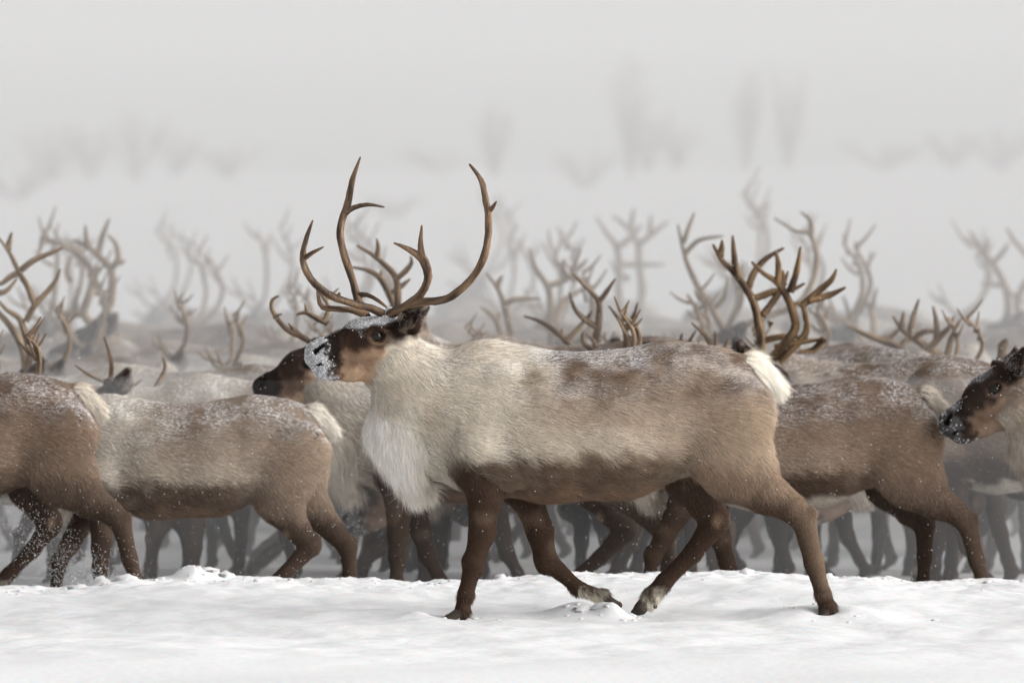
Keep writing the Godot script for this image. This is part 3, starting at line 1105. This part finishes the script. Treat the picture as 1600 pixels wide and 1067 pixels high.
func build_bull() -> void:
	var p := pal({"nose_frost": 0.96, "head_frost": 0.12, "saddle": true, "frost": 1.0, "grey": 0.08, "back": lin(112, 92, 77)})
	var root := make_animal("up", ["plant", "lift", "back", "lift"], p, 0.0115, 0.0048, 92000.0, 0.0024, false)
	root.name = numbered("caribou")
	root.position = Vector3(100.0 / U, -0.014, 0.0)
	tag_thing(root, "large bull caribou in front with pale neck, white chest mane and snow-crusted nose", "caribou", "caribou of the walking herd")
	add_child(root)
	var dark := lin(58, 43, 34)
	var pale := lin(138, 112, 88)
	# near antler: long beam sweeping back and up, fork over the ear, brow branch reaching forward
	var near := new_antler(dark, pale)
	var far := new_antler(dark, pale)
	var sets := [
		[near, [[604, 490, 22, 8.5], [630, 477, 40, 7], [660, 468, 70, 6.5], [700, 462, 110, 6.2], [737, 432, 142, 6], [759, 391, 150, 6], [764, 342, 140, 5.8], [760, 312, 125, 5.5], [752, 279, 100, 4.2], [734, 254, 78, 1.6]]],
		[near, [[763, 330, 135, 5], [770, 321, 136, 3.6], [776, 312, 138, 1.2]]],
		[near, [[606, 488, 26, 8], [632, 476, 48, 7], [658, 455, 66, 6.6], [670, 429, 78, 6.6], [664, 405, 84, 7.5], [655, 392, 88, 6]]],
		[near, [[660, 400, 85, 7], [658, 380, 92, 4.6], [660, 349, 98, 1.4]]],
		[near, [[660, 400, 85, 7], [640, 386, 88, 4.6], [617, 376, 86, 1.4]]],
		[near, [[603, 489, 22, 8], [580, 478, 36, 6.2], [545, 468, 50, 6], [520, 459, 58, 6], [494, 440, 64, 5.8], [477, 414, 66, 5.6], [475, 391, 66, 5], [481, 365, 64, 3.6], [490, 341, 62, 1.3]]],
		[near, [[476, 400, 66, 5], [490, 391, 70, 3.4], [507, 382, 72, 1.2]]],
		[near, [[528, 464, 55, 5], [531, 454, 56, 2.2]]],
		[far, [[572, 492, -18, 8], [562, 474, -34, 7], [556, 458, -46, 6.6], [550, 436, -62, 6.2], [538, 402, -88, 6.2], [529, 368, -104, 6.2], [531, 342, -110, 6.2], [541, 313, -108, 5.8], [548, 278, -98, 4.6], [561, 241, -84, 1.4]]],
		[far, [[538, 326, -110, 6.2], [550, 320, -112, 4.2], [572, 315, -114, 3.2], [598, 319, -116, 1.2]]],
		[far, [[559, 458, -44, 5.5], [572, 457, -40, 3.8], [590, 466, -34, 3], [606, 479, -26, 1.4]]],
		[far, [[574, 490, -14, 6.5], [552, 482, -24, 5.2], [525, 479, -34, 5], [503, 477, -40, 4.6], [496, 462, -42, 3], [494, 446, -43, 1.2]]],
	]
	for s in sets:
		var q := PackedVector3Array()
		var rr := PackedFloat32Array()
		for e in s[1]:
			q.append(Vector3((e[0] - 900) / U, (975 - e[1]) / U, e[2] / U))
			rr.append(e[3] / U)
		add_tube(s[0], q, rr)
	end_antler(near, root)
	end_antler(far, root)
	# hooves: two curved toes each, with dewclaws on the lifted feet
	for h in [[718, 953, 44, 684, 971, 1.05], [1291, 946, 46, 1280, 966, 1.0], [944, 930, -44, 968, 944, 0.8], [1012, 934, -46, 992, 956, 1.0]]:
		var bones := []
		for toe in [-7.0, 7.0]:
			bone(bones, Vector3(h[0], h[1], h[2] + toe * 0.5), 9.0 * h[5], Vector3((h[0] + h[3]) * 0.5, (h[1] + h[4]) * 0.5 + 4.0, h[2] + toe), 10.0 * h[5], 1.0, 3, HOOF)
			bone(bones, Vector3((h[0] + h[3]) * 0.5, (h[1] + h[4]) * 0.5 + 4.0, h[2] + toe), 10.0 * h[5], Vector3(h[3], h[4], h[2] + toe * 1.1), 5.5, 1.0, 3, HOOF)
		bone(bones, Vector3(h[0] + 8, h[1] + 2, h[2] + 6), 5, Vector3(h[0] + 13, h[1] + 12, h[2] + 8), 3.5, 1.0, 2, HOOF)
		var f := Field.new()
		f.start(bones, 0.004)
		var s := f.surface()
		mesh_part(root, "hoof", to_mesh(s.v, s.n, PackedColorArray(), s.i), hoof_mat)


var protos := {}


func proto(called: String) -> Node3D:
	if protos.has(called):
		return protos[called].duplicate()
	var grey := {"neck": lin(196, 184, 168), "mane": lin(224, 214, 200), "flank": lin(166, 148, 130), "back": lin(136, 117, 101), "rump": lin(162, 138, 114), "fringe": lin(184, 168, 150), "belly": lin(92, 74, 61), "leg": lin(86, 69, 58), "hind": lin(142, 120, 101), "head_frost": 0.25, "frost": 1.0, "seed": 11.0, "tail": lin(214, 205, 190)}
	var brown := {"neck": lin(166, 148, 130), "mane": lin(206, 194, 178), "flank": lin(148, 124, 103), "back": lin(116, 95, 80), "rump": lin(146, 120, 97), "fringe": lin(160, 138, 118), "belly": lin(82, 63, 51), "belly_low": lin(196, 184, 166), "leg": lin(80, 63, 52), "hind": lin(130, 106, 88), "head_frost": 0.3, "frost": 0.6, "seed": 23.0, "tail": lin(206, 194, 176)}
	var dark := {"neck": lin(136, 116, 99), "mane": lin(190, 176, 160), "flank": lin(112, 92, 77), "back": lin(128, 112, 100), "rump": lin(126, 103, 85), "fringe": lin(120, 99, 83), "belly": lin(66, 51, 43), "belly_low": lin(206, 196, 180), "leg": lin(70, 55, 47), "hind": lin(106, 86, 72), "cheek": lin(122, 96, 78), "face": lin(58, 46, 39), "chin": lin(140, 114, 92), "head_frost": 0.4, "frost": 0.9, "seed": 37.0}
	var root: Node3D
	match called:
		"grey_walk":
			root = make_animal("level", ["straight", "reach", "forward", "push"], pal(grey), 0.0158, 0.0095, 28000.0, 0.0036)
		"brown_walk":
			root = make_animal("level", ["reach", "back", "back", "straight"], pal(brown), 0.0158, 0.0095, 28000.0, 0.0036)
		"brown_stride":
			root = make_animal("level", ["back", "reach", "back", "lift"], pal(brown.merged({"seed": 51.0, "rump": lin(132, 108, 88), "hind": lin(104, 85, 70)}, true)), 0.0158, 0.0095, 28000.0, 0.0036)
		"pale_high":
			root = make_animal("high", ["straight", "back", "push", "forward"], pal(grey.merged({"seed": 67.0, "face": lin(66, 52, 45), "cheek": lin(112, 86, 68)}, true)), 0.0145, 0.008, 30000.0, 0.0036)
		"dark_level":
			root = make_animal("level", ["straight", "reach", "straight", "back"], pal(dark.merged({"nose_frost": 0.35}, true)), 0.0145, 0.0065, 30000.0, 0.0034)
		"brown_low":
			root = make_animal("low", ["back", "straight", "push", "straight"], pal(dark.merged({"seed": 83.0, "flank": lin(126, 104, 87), "nose_frost": 0.45}, true)), 0.0155, 0.009, 18000.0, 0.0044)
		"brown_high":
			root = make_animal("high", ["reach", "straight", "straight", "back"], pal(brown.merged({"seed": 97.0}, true)), 0.0155, 0.010, 18000.0, 0.0044)
	protos[called] = root
	return root.duplicate()


func place(kind: String, px: float, d: float, size: float, label: String, turn := 0.0, group := "caribou of the walking herd") -> Node3D:
	# px: where the point (900, 975) of the elevation stands, in sheet units across the front plane, at distance d
	var o := proto(kind)
	o.name = numbered("caribou")
	var x := (px - 800.0) / U * d / CAM_Z
	var z := CAM_Z - d
	o.position = Vector3(x, ground_y(x, z) - 0.012, z)
	o.rotation.y = deg_to_rad(turn)
	o.scale = Vector3.ONE * size
	tag_thing(o, label, "caribou", group)
	add_child(o)
	return o


func herd_head(kind: String, ped: Vector2, d: float, label: String, facing := 1.0, tilt := 0.0) -> Array:
	# sets an animal so that its crown stands at the given place; size follows within what caribou grow to
	var how: String = "high" if kind.ends_with("high") else "low" if kind.ends_with("low") else "level"
	var crown := on_head(head_frame(how), -8, 40, 0)
	var wx := (ped.x - 800.0) / U * d / CAM_Z
	var wy := CAM_Y + (400.0 - ped.y) / U * d / CAM_Z
	var z := CAM_Z - d
	var size := clampf((wy - ground_y(wx, z)) / ((975.0 - crown.y) / U), 0.8, 1.1)
	var x := wx - facing * (crown.x - 900.0) / U * size
	var o := proto(kind)
	o.name = numbered("caribou")
	o.position = Vector3(x, ground_y(x, z) - 0.012, z)
	o.rotation.y = (0.0 if facing > 0.0 else PI) + deg_to_rad(tilt)
	o.scale = Vector3.ONE * size
	tag_thing(o, label, "caribou", "caribou of the walking herd")
	add_child(o)
	return [o, how, d / CAM_Z / size]


func build_herd() -> void:
	var bone_dark := lin(80, 65, 53)
	var bone_pale := lin(142, 121, 99)
	# second row, just behind the bank
	var b := place("grey_walk", 276, 33.3, 0.86, "grey-brown caribou walking left of the bull, its rump below the bull's nose")
	grown_antlers(b, "level", 0.5, 3, bone_dark, bone_pale)
	var c := place("brown_stride", -108, 32.7, 0.915, "brown caribou cut by the left frame edge, only rump and hind legs showing")
	grown_antlers(c, "level", 0.5, 4, bone_dark, bone_pale)
	var g := place("brown_walk", 1218, 33.4, 0.92, "brown caribou walking directly behind the bull's rump")
	grown_antlers(g, "level", 0.5, 5, bone_dark, bone_pale)
	place("dark_level", 1868, 33.2, 1.03, "dark-faced caribou looking in from the right frame edge")
	var h := place("brown_low", 1590, 35.2, 0.95, "dark caribou with frosted back behind the dark face at the right edge")
	grown_antlers(h, "low", 0.5, 7, bone_dark, bone_pale)
	var e := place("brown_low", 868, 34.9, 0.9, "caribou with lowered head behind the bull's chest mane")
	grown_antlers(e, "low", 0.4, 8, bone_dark, bone_pale)
	var f := place("brown_low", 1020, 36.4, 0.88, "caribou with lowered head showing between the bull's forelegs")
	grown_antlers(f, "low", 0.4, 9, bone_dark, bone_pale)
	stage("row two")

	var z6 := [2.857, 1040.0, 300.0]
	var z8 := [3.478, 640.0, 300.0]
	var z5 := [3.333, 0.0, 300.0]
	var z1 := [2.6675, 400.0, 200.0]
	var sets := [
		["pale_high", Vector2(492, 532), 33.9, "dark-faced caribou looking left from behind the bull's snowy nose", 1.0, z1, 5.0, [
			[[235, 880, 190, 850, 120, 815, 80, 770, 55, 725, 60, 690, 85, 675], [60, 760, 97, 750], [190, 850, 150, 815, 125, 790]],
			[[285, 790, 240, 770, 190, 745, 155, 755], [200, 750, 190, 708], [270, 780, 290, 720, 250, 660, 235, 640], [270, 700, 330, 645]]], 1],
		["brown_high", Vector2(621, 486), 36.0, "caribou whose pale forked antler rises behind the bull's crown", 1.0, z1, 6.0, [
			[[590, 760, 592, 680, 585, 610, 545, 560, 490, 515, 425, 475], [505, 525, 512, 485, 505, 447], [590, 610, 625, 580, 650, 545, 645, 520]],
			[[590, 760, 555, 680, 515, 610, 470, 580, 400, 565], [515, 615, 520, 580], [555, 680, 610, 640, 640, 615]]], 1],
		["brown_walk", Vector2(1188, 556), 35.3, "caribou carrying the heavy many-tined brown antlers above the bull's rump", -1.0, z6, 7.6, [
			[[415, 735, 425, 660, 410, 570, 390, 490, 350, 415, 300, 350, 250, 300, 210, 230], [240, 280, 248, 245, 250, 210], [320, 375, 305, 290, 297, 190], [365, 430, 395, 350, 450, 290, 525, 245], [395, 470, 480, 440, 560, 432, 618, 403], [430, 545, 480, 480, 520, 420, 545, 350], [525, 410, 522, 345], [430, 660, 520, 640, 630, 645], [455, 585, 475, 580]],
			[[470, 735, 540, 650, 570, 600, 560, 530, 530, 460, 490, 400, 430, 360, 375, 308], [490, 395, 492, 320, 480, 256], [545, 440, 575, 340, 590, 240], [600, 500, 680, 430, 730, 385, 750, 340], [630, 478, 720, 455, 790, 420], [500, 750, 590, 660, 622, 600, 600, 500, 560, 490], [480, 690, 580, 665, 695, 650], [695, 650, 650, 700, 590, 702]]], 2],
		["grey_walk", Vector2(168, 602), 35.3, "caribou with thin antlers just above the back of the grey-brown caribou", 1.0, z5, 4.2, [
			[[470, 985, 490, 920, 485, 830, 455, 735], [480, 975, 390, 940, 300, 880]],
			[[700, 1020, 745, 950, 765, 890, 752, 840], [600, 990, 640, 960]]], 1],
		["grey_walk", Vector2(36, 580), 37.0, "caribou with tall pale antlers near the left edge, behind the cropped rump", 1.0, z5, 6.6, [
			[[120, 930, 155, 850, 150, 770, 125, 680, 100, 630, 40, 590, 0, 545], [140, 650, 190, 560, 250, 500, 300, 430, 320, 380], [185, 560, 150, 470, 105, 395, 60, 300, 0, 215], [50, 280, 55, 240, 68, 190], [115, 385, 180, 335, 270, 295, 335, 268]],
			[[130, 930, 110, 800, 60, 700, 10, 640, -60, 560, -90, 440], [100, 395, 40, 420, 0, 452, -60, 470], [-80, 500, 10, 500, 75, 430]]], 0],
		["brown_high", Vector2(150, 500), 43.5, "caribou with upright forked antler at the left, behind the tall pale antlers", 1.0, z5, 7.0, [
			[[500, 650, 560, 580, 585, 480, 578, 365, 500, 280, 440, 235, 385, 215], [470, 255, 455, 215, 450, 140], [515, 290, 535, 200, 573, 105], [580, 360, 620, 315, 610, 240, 565, 185], [625, 330, 655, 322]],
			[[470, 650, 430, 590, 470, 460, 465, 370, 400, 290, 330, 250, 205, 195], [440, 600, 330, 600, 250, 540], [385, 590, 395, 460], [465, 385, 530, 350], [360, 430, 340, 370, 360, 300], [215, 200, 190, 290]]], 0],
		["brown_walk", Vector2(930, 552), 36.6, "caribou whose slim forked antlers stand above the bull's snowy saddle", 1.0, z8, 6.0, [
			[[945, 850, 950, 760, 965, 650, 962, 555, 885, 470, 825, 410], [965, 560, 1010, 500, 1052, 435], [955, 700, 880, 650, 830, 590, 805, 510], [890, 670, 925, 610]],
			[[950, 850, 850, 825, 800, 790, 740, 730, 650, 670, 560, 640], [795, 770, 860, 700, 925, 620], [765, 750, 765, 710], [890, 835, 880, 780]]], 1],
		["dark_level", Vector2(975, 556), 35.8, "caribou whose Y-shaped antler stands mid-back above the bull", 1.0, z8, 4.8, [
			[[1155, 840, 1165, 740, 1155, 660, 1115, 600, 1072, 545], [1160, 665, 1205, 600, 1227, 525]],
			[[1110, 850, 1000, 795, 935, 745, 930, 690], [1000, 770, 990, 735, 965, 720], [1110, 850, 1200, 840, 1240, 800, 1215, 700, 1222, 612]]], 1],
		["brown_stride", Vector2(1068, 562), 35.6, "caribou whose short dark tines show over the bull's hips", 1.0, z8, 5.2, [
			[[1400, 850, 1380, 780, 1380, 720, 1392, 672], [1390, 800, 1420, 730, 1465, 655], [1430, 810, 1470, 770, 1480, 715] ],
			[[1570, 850, 1560, 760, 1520, 680, 1450, 615], [1565, 780, 1580, 720, 1576, 662], [1580, 800, 1630, 740, 1650, 700]]], 1],
		["pale_high", Vector2(806, 555), 42.0, "hazy caribou with branching antlers just right of the bull's sweeping beam", 1.0, z8, 6.4, [
			[[590, 860, 570, 770, 548, 640, 520, 540, 490, 470, 430, 385], [490, 465, 500, 430, 518, 400], [540, 548, 600, 527, 722, 524]],
			[[560, 860, 520, 760, 480, 640, 400, 570], [490, 660, 500, 600]]], 0],
		["brown_high", Vector2(862, 540), 44.5, "hazy caribou with a straight spiked antler left of the slim forked pair", 1.0, z8, 6.4, [
			[[775, 830, 770, 700, 765, 560, 740, 495, 690, 420, 655, 310], [765, 510, 850, 480, 930, 410, 965, 370], [850, 480, 835, 400, 845, 370]],
			[[760, 830, 800, 700, 840, 600, 900, 560, 960, 520]]], 0],
		["pale_high", Vector2(972, 500), 54.0, "faint caribou with the tallest pale antlers in the haze above the bull's back", 1.0, z8, 6.2, [
			[[1080, 700, 1060, 560, 1065, 440, 1050, 310, 1000, 240, 940, 145], [1060, 305, 1120, 262, 1150, 230, 1185, 185], [1075, 400, 1180, 402, 1310, 400]],
			[[1150, 700, 1190, 560, 1175, 400, 1168, 290, 1110, 200, 1030, 135], [1140, 245, 1135, 170, 1147, 95], [1175, 290, 1250, 232, 1335, 165], [1235, 240, 1236, 180, 1240, 130], [1120, 480, 1060, 450, 1020, 380]]], 0],
		["brown_high", Vector2(1132, 520), 41.5, "hazy bull caribou with wide sweeping antlers left and right of the heavy brown ones", 1.0, z6, 5.6, [
			[[240, 620, 190, 520, 130, 430, 80, 330, 55, 250, 30, 140], [55, 220, 75, 160, 102, 88], [62, 268, 125, 208, 232, 190], [185, 515, 235, 465, 252, 370]],
			[[260, 620, 400, 560, 560, 500, 620, 430, 652, 350, 655, 260, 625, 180, 560, 165, 470, 108], [635, 195, 630, 120, 585, 80]]], 0],
		["grey_walk", Vector2(1492, 590), 37.6, "caribou with broad low antlers above the second caribou's rump", 1.0, z6, 7.0, [
			[[1290, 830, 1245, 745, 1175, 690, 1100, 640, 1050, 600, 1012, 545], [1085, 630, 1100, 550, 1125, 470], [1050, 590, 1058, 525], [1180, 680, 1235, 620, 1265, 590, 1280, 545], [1250, 740, 1270, 650, 1305, 565], [1205, 650, 1205, 570, 1188, 500], [1110, 640, 1150, 612, 1215, 612]],
			[[1240, 830, 1120, 765, 1050, 690, 960, 650, 870, 615, 820, 590], [1050, 690, 1085, 650, 1130, 640], [960, 650, 1010, 640, 1050, 600]]], 0],
		["brown_high", Vector2(1352, 545), 45.5, "hazy caribou with slim upright tines right of the heavy brown antlers", 1.0, z6, 6.4, [
			[[890, 680, 870, 610, 830, 540, 790, 430], [830, 520, 870, 430, 880, 345], [830, 560, 760, 520, 690, 480], [700, 480, 640, 390]],
			[[920, 680, 930, 610, 925, 500, 885, 440], [925, 490, 935, 440, 947, 395]]], 0],
		["brown_walk", Vector2(1565, 600), 37.2, "caribou with one thick broken antler stub at the right edge", 1.0, z6, 10.0, [
			[[1500, 850, 1500, 760, 1500, 690, 1495, 655], [1495, 680, 1512, 655, 1520, 640]],
			[[1480, 850, 1478, 800]]], 0],
		["pale_high", Vector2(1572, 500), 51.0, "faint caribou with tall forked antlers high at the right edge", 1.0, z6, 6.2, [
			[[1500, 660, 1510, 600, 1490, 500, 1440, 410, 1390, 350, 1335, 262], [1440, 400, 1480, 360, 1507, 315], [1490, 505, 1385, 495], [1400, 350, 1415, 290]],
			[[1570, 660, 1560, 560, 1640, 420, 1600, 365, 1550, 310, 1512, 248], [1500, 520, 1600, 590]]], 0],
	]
	for s in sets:
		var a := herd_head(s[0], s[1], s[2], s[3], s[4])
		var z: Array = s[5]
		var first: Array = s[7][0][0]
		var base := Vector2(z[1] + first[0] / z[0], z[2] + first[1] / z[0])
		var dk := bone_dark if s[8] == 1 else lin(62, 47, 36) if s[8] == 2 else lin(92, 76, 62)
		var pl := bone_pale if s[8] == 1 else lin(142, 114, 82) if s[8] == 2 else lin(154, 132, 106)
		drawn_antlers(a[0], a[1], s[7], z[0], z[1], z[2], a[2], base, s[6], dk, pl, 1.0, s[4])
	stage("antlered rows")

	# deeper in the drifting snow: bodies and antlers that fade with distance
	var deep := [
		["grey_walk", 300, 38.2, 0.88, "frost-backed pale caribou behind the grey-brown caribou", 0.5],
		["brown_walk", 62, 40.5, 0.92, "brown back crossing behind the tall pale antlers at the left", 0.6],
		["brown_stride", 268, 46.5, 1.04, "long brown caribou back fading in the haze at the left", 0.8],
		["dark_level", -60, 45.0, 1.0, "hazy caribou back at the far left edge", 0.9],
		["brown_walk", 470, 52.0, 1.0, "faint caribou with raised antlers left of the bull's head", 0.8],
		["grey_walk", 560, 56.0, 1.0, "very faint antlered caribou deep in haze left of the bull's nose", 0.9],
		["brown_stride", 395, 60.0, 1.0, "faintest antlered caribou in the left background", 0.9],
		["brown_walk", 790, 47.0, 1.02, "hazy caribou back seen behind the bull's neck", 0.55],
		["grey_walk", 1040, 50.0, 1.02, "hazy caribou back behind the slim forked antlers", 0.8],
		["brown_high", 1290, 58.0, 1.0, "faint antlered caribou behind the heavy brown antlers", 1.0],
		["dark_level", 1525, 46.0, 1.05, "dark hazy caribou back under the faint right antlers", 0.7],
		["grey_walk", 1330, 43.0, 0.95, "hazy frosted back behind the second caribou's shoulders", 0.7],
		["brown_stride", 700, 38.6, 0.86, "caribou deep behind the bull, legs showing below its belly", 0.45],
		["brown_walk", 930, 39.5, 0.86, "caribou whose legs show between the bull's lifted feet", 0.45],
		["dark_level", 1130, 38.0, 0.86, "dark-legged caribou behind the bull's hind legs", 0.45],
		["brown_high", 880, 66.0, 1.05, "faintest antlered caribou above the middle of the bull's back", 1.0],
		["grey_walk", 480, 41.0, 0.9, "hazy caribou between the grey-brown caribou and the bull", 0.5],
		["dark_level", 190, 36.2, 0.84, "caribou whose dark legs show under the grey-brown caribou's belly", 0.4],
		["brown_low", 40, 35.6, 0.86, "caribou with lowered head behind the cropped rump at the left edge", 0.4],
		["brown_low", 420, 37.4, 0.86, "caribou with lowered head behind the grey-brown caribou's hind legs", 0.4],
		["brown_stride", 560, 39.4, 0.88, "caribou deep behind the bull's head and chest", 0.5],
		["dark_level", 800, 37.0, 0.85, "dark caribou close behind the bull's shoulder", 0.4],
		["brown_low", 1180, 36.8, 0.86, "caribou with lowered head behind the bull's thigh", 0.4],
		["brown_stride", 1400, 36.4, 0.87, "caribou whose legs show under the second caribou's belly", 0.4],
		["grey_walk", 1700, 37.4, 0.9, "grey caribou behind the dark face at the right edge", 0.5],
		["dark_level", 1480, 39.6, 0.9, "dark hazy caribou between the broad low antlers and the stub", 0.5],
		["brown_walk", 1280, 40.4, 0.9, "hazy caribou below the heavy brown antlers", 0.6],
		["grey_walk", 1090, 42.4, 0.92, "hazy caribou above the bull's hips", 0.7],
		["brown_stride", 640, 44.0, 0.95, "hazy caribou just behind the bull's ear", 0.6],
		["dark_level", 330, 43.2, 0.92, "hazy caribou behind the frost-backed pale one", 0.7],
		["brown_walk", 110, 48.5, 1.0, "hazy caribou under the upright forked antler at the left", 0.8],
		["grey_walk", 1420, 52.0, 1.0, "faint caribou back right of the heavy brown antlers", 0.9],
		["brown_stride", 940, 57.0, 1.0, "faint caribou back under the tallest pale antlers", 0.9],
		["brown_walk", 700, 54.0, 1.0, "faint caribou back right of the bull's ear", 0.9],
		["grey_walk", 250, 55.0, 1.0, "faint caribou back among the left antlers", 0.9],
		["dark_level", 1660, 56.0, 1.0, "faint caribou back at the right edge", 0.9],
	]
	var k := 40
	for q in deep:
		var o := place(q[0], q[1], q[2], q[3] * rng.randf_range(0.97, 1.03), q[4], rng.randf_range(-20, 20))
		grown_antlers(o, o.get_meta("how"), q[5], k, lin(96, 80, 66), lin(150, 130, 108))
		k += 1


# ------------------------------------------------------------------ willow scrub on the slope, snow in the air
func build_shrubs() -> void:
	var spots := [
		[1165, 178, 2.5, 0.5, "tall bare shrub on the far slope, left of a close pair"],
		[1232, 182, 2.4, 0.55, "tall bare shrub on the far slope, right of a close pair"],
		[772, 176, 1.7, 0.5, "lone thin bare shrub on the far slope above the bull's antler"],
		[985, 172, 2.8, 0.55, "very faint tall bare shrub left of the close pair"],
		[1012, 180, 1.6, 0.8, "faint bare shrub at the foot of the very faint tall one"],
		[1058, 184, 1.2, 0.7, "small bare shrub between the faint tall one and the close pair"],
		[25, 160, 0.9, 1.6, "dense bare thicket at the far left edge of the slope"],
		[80, 176, 1.3, 1.0, "bare shrub second from the left edge of the slope"],
		[140, 178, 1.2, 1.1, "bare shrub third from the left edge of the slope"],
		[212, 174, 1.6, 0.9, "tallest bare shrub of the left-hand thicket"],
		[272, 182, 1.1, 1.0, "low bare shrub at the right end of the left-hand thicket"],
		[356, 176, 0.8, 0.9, "small bare bush standing off right of the left-hand thicket"],
		[612, 150, 0.5, 0.7, "tiny bush on the open slope above the bull's tall antler"],
		[915, 165, 0.8, 0.9, "low dark bush on the slope right of the lone thin shrub"],
		[1380, 178, 0.7, 1.2, "low bush right of the tall pair of shrubs"],
		[1488, 180, 0.9, 0.9, "low bush second from the right edge of the slope"],
		[1565, 176, 1.1, 1.2, "bare thicket at the far right edge of the slope"],
		[690, 186, 0.6, 1.6, "low strip of scrub left of the lone thin shrub"],
	]
	for s in spots:
		var d: float = s[1]
		var x: float = (s[0] - 800.0) / U * d / CAM_Z
		var root := Node3D.new()
		root.name = numbered("willow_shrub")
		root.position = Vector3(x, ground_y(x, CAM_Z - d) - 0.05, CAM_Z - d)
		tag_thing(root, s[4], "shrub", "bare shrubs on the far slope")
		add_child(root)
		var height: float = s[2]
		var wide: float = s[3]
		var stems := new_antler(lin(84, 74, 72), lin(120, 110, 106))
		var twigs := new_antler(lin(96, 86, 84), lin(150, 142, 140))
		for i in 12:
			var lean := Vector3(rng.randf_range(-1, 1) * wide, 0, rng.randf_range(-1, 1) * wide * 0.8)
			var foot := Vector3(lean.x, 0, lean.z).limit_length(0.9) * 0.02
			var top := lean * 0.9 + Vector3(0, height * rng.randf_range(0.65, 1.0), 0)
			var mid := foot.lerp(top, 0.5) + Vector3(rng.randf_range(-0.1, 0.1), 0.05, rng.randf_range(-0.1, 0.1))
			stick(stems, PackedVector3Array([foot, mid, top]), 0.02, 0.006)
			for k in 16:
				var t := rng.randf_range(0.25, 0.98)
				var at := foot.lerp(mid, t * 2.0) if t < 0.5 else mid.lerp(top, t * 2.0 - 1.0)
				var out := Vector3(rng.randf_range(-1, 1), rng.randf_range(0.7, 1.8), rng.randf_range(-1, 1)).normalized() * height * rng.randf_range(0.1, 0.26)
				stick(twigs, PackedVector3Array([at, at + out * 0.55 + Vector3(0, -0.01, 0), at + out]), 0.010, 0.004)
		mesh_part(root, "stems", to_mesh(stems.v, stems.n, stems.c, stems.i), skin_mat)
		var tw := mesh_part(root, "twigs", to_mesh(twigs.v, twigs.n, twigs.c, twigs.i), skin_mat)
		tw.set_meta("kind", "stuff")


func stick(st: Dictionary, p: PackedVector3Array, r0: float, r1: float) -> void:
	var first: int = st.v.size()
	var n := p.size()
	for i in n:
		var dir := (p[mini(i + 1, n - 1)] - p[maxi(i - 1, 0)]).normalized()
		var s := dir.cross(Vector3(0.3, 0.1, 1)).normalized()
		var w := s.cross(dir)
		var r := lerpf(r0, r1, float(i) / (n - 1))
		var tone: Color = st.dark.lerp(st.pale, rng.randf())
		for k in 4:
			var nd := s * cos(TAU * k / 4.0) + w * sin(TAU * k / 4.0)
			st.v.append(p[i] + nd * r)
			st.n.append(nd)
			st.c.append(tone)
	for i in n - 1:
		for k in 4:
			var a := first + i * 4 + k
			var b := first + i * 4 + (k + 1) % 4
			st.i.append_array(PackedInt32Array([a, b, a + 4, b, b + 4, a + 4]))


func build_flakes() -> void:
	var v := PackedVector3Array()
	var n := PackedVector3Array()
	var idx := PackedInt32Array()
	var dirs := [Vector3.RIGHT, Vector3.UP, Vector3.BACK, Vector3.LEFT, Vector3.DOWN, Vector3.FORWARD]
	var faces := [0, 2, 1, 1, 2, 3, 3, 2, 4, 4, 2, 0, 1, 5, 0, 3, 5, 1, 4, 5, 3, 0, 5, 4]
	for i in 6400:
		var z := rng.randf_range(-4.5, 1.2)
		var at := Vector3(rng.randf_range(-2.9, 2.9), 0.02 + 1.75 * pow(rng.randf(), 1.5), z)
		var r := rng.randf_range(0.0010, 0.0023)
		if i >= 3900:   # powder flung up by the hind foot at the left edge
			var up := pow(rng.randf(), 2.0)
			at = Vector3(-1.78 - 0.45 * up + rng.randfn(0.0, 0.12), 0.06 + 0.34 * up + rng.randfn(0.0, 0.02), -2.15 + rng.randfn(0.0, 0.08))
			r = rng.randf_range(0.0008, 0.002)
		var turn := Basis.from_euler(Vector3(rng.randf() * 6.0, rng.randf() * 6.0, rng.randf() * 6.0))
		var first := v.size()
		for d in dirs:
			var q: Vector3 = turn * d
			v.append(at + q * r * rng.randf_range(0.7, 1.3))
			n.append(q)
		for f in faces:
			idx.append(first + f)
	var o := MeshInstance3D.new()
	o.name = "snowflakes"
	o.mesh = to_mesh(v, n, PackedColorArray(), idx)
	var m := flat_mat(Color(0.85, 0.85, 0.86), 0.8, 0.2)
	m.backlight_enabled = true
	m.backlight = Color(0.8, 0.8, 0.8)
	o.material_override = m
	o.set_meta("kind", "stuff")
	tag_thing(o, "small white snowflakes drifting among the legs and bodies", "snowflakes")
	add_child(o)
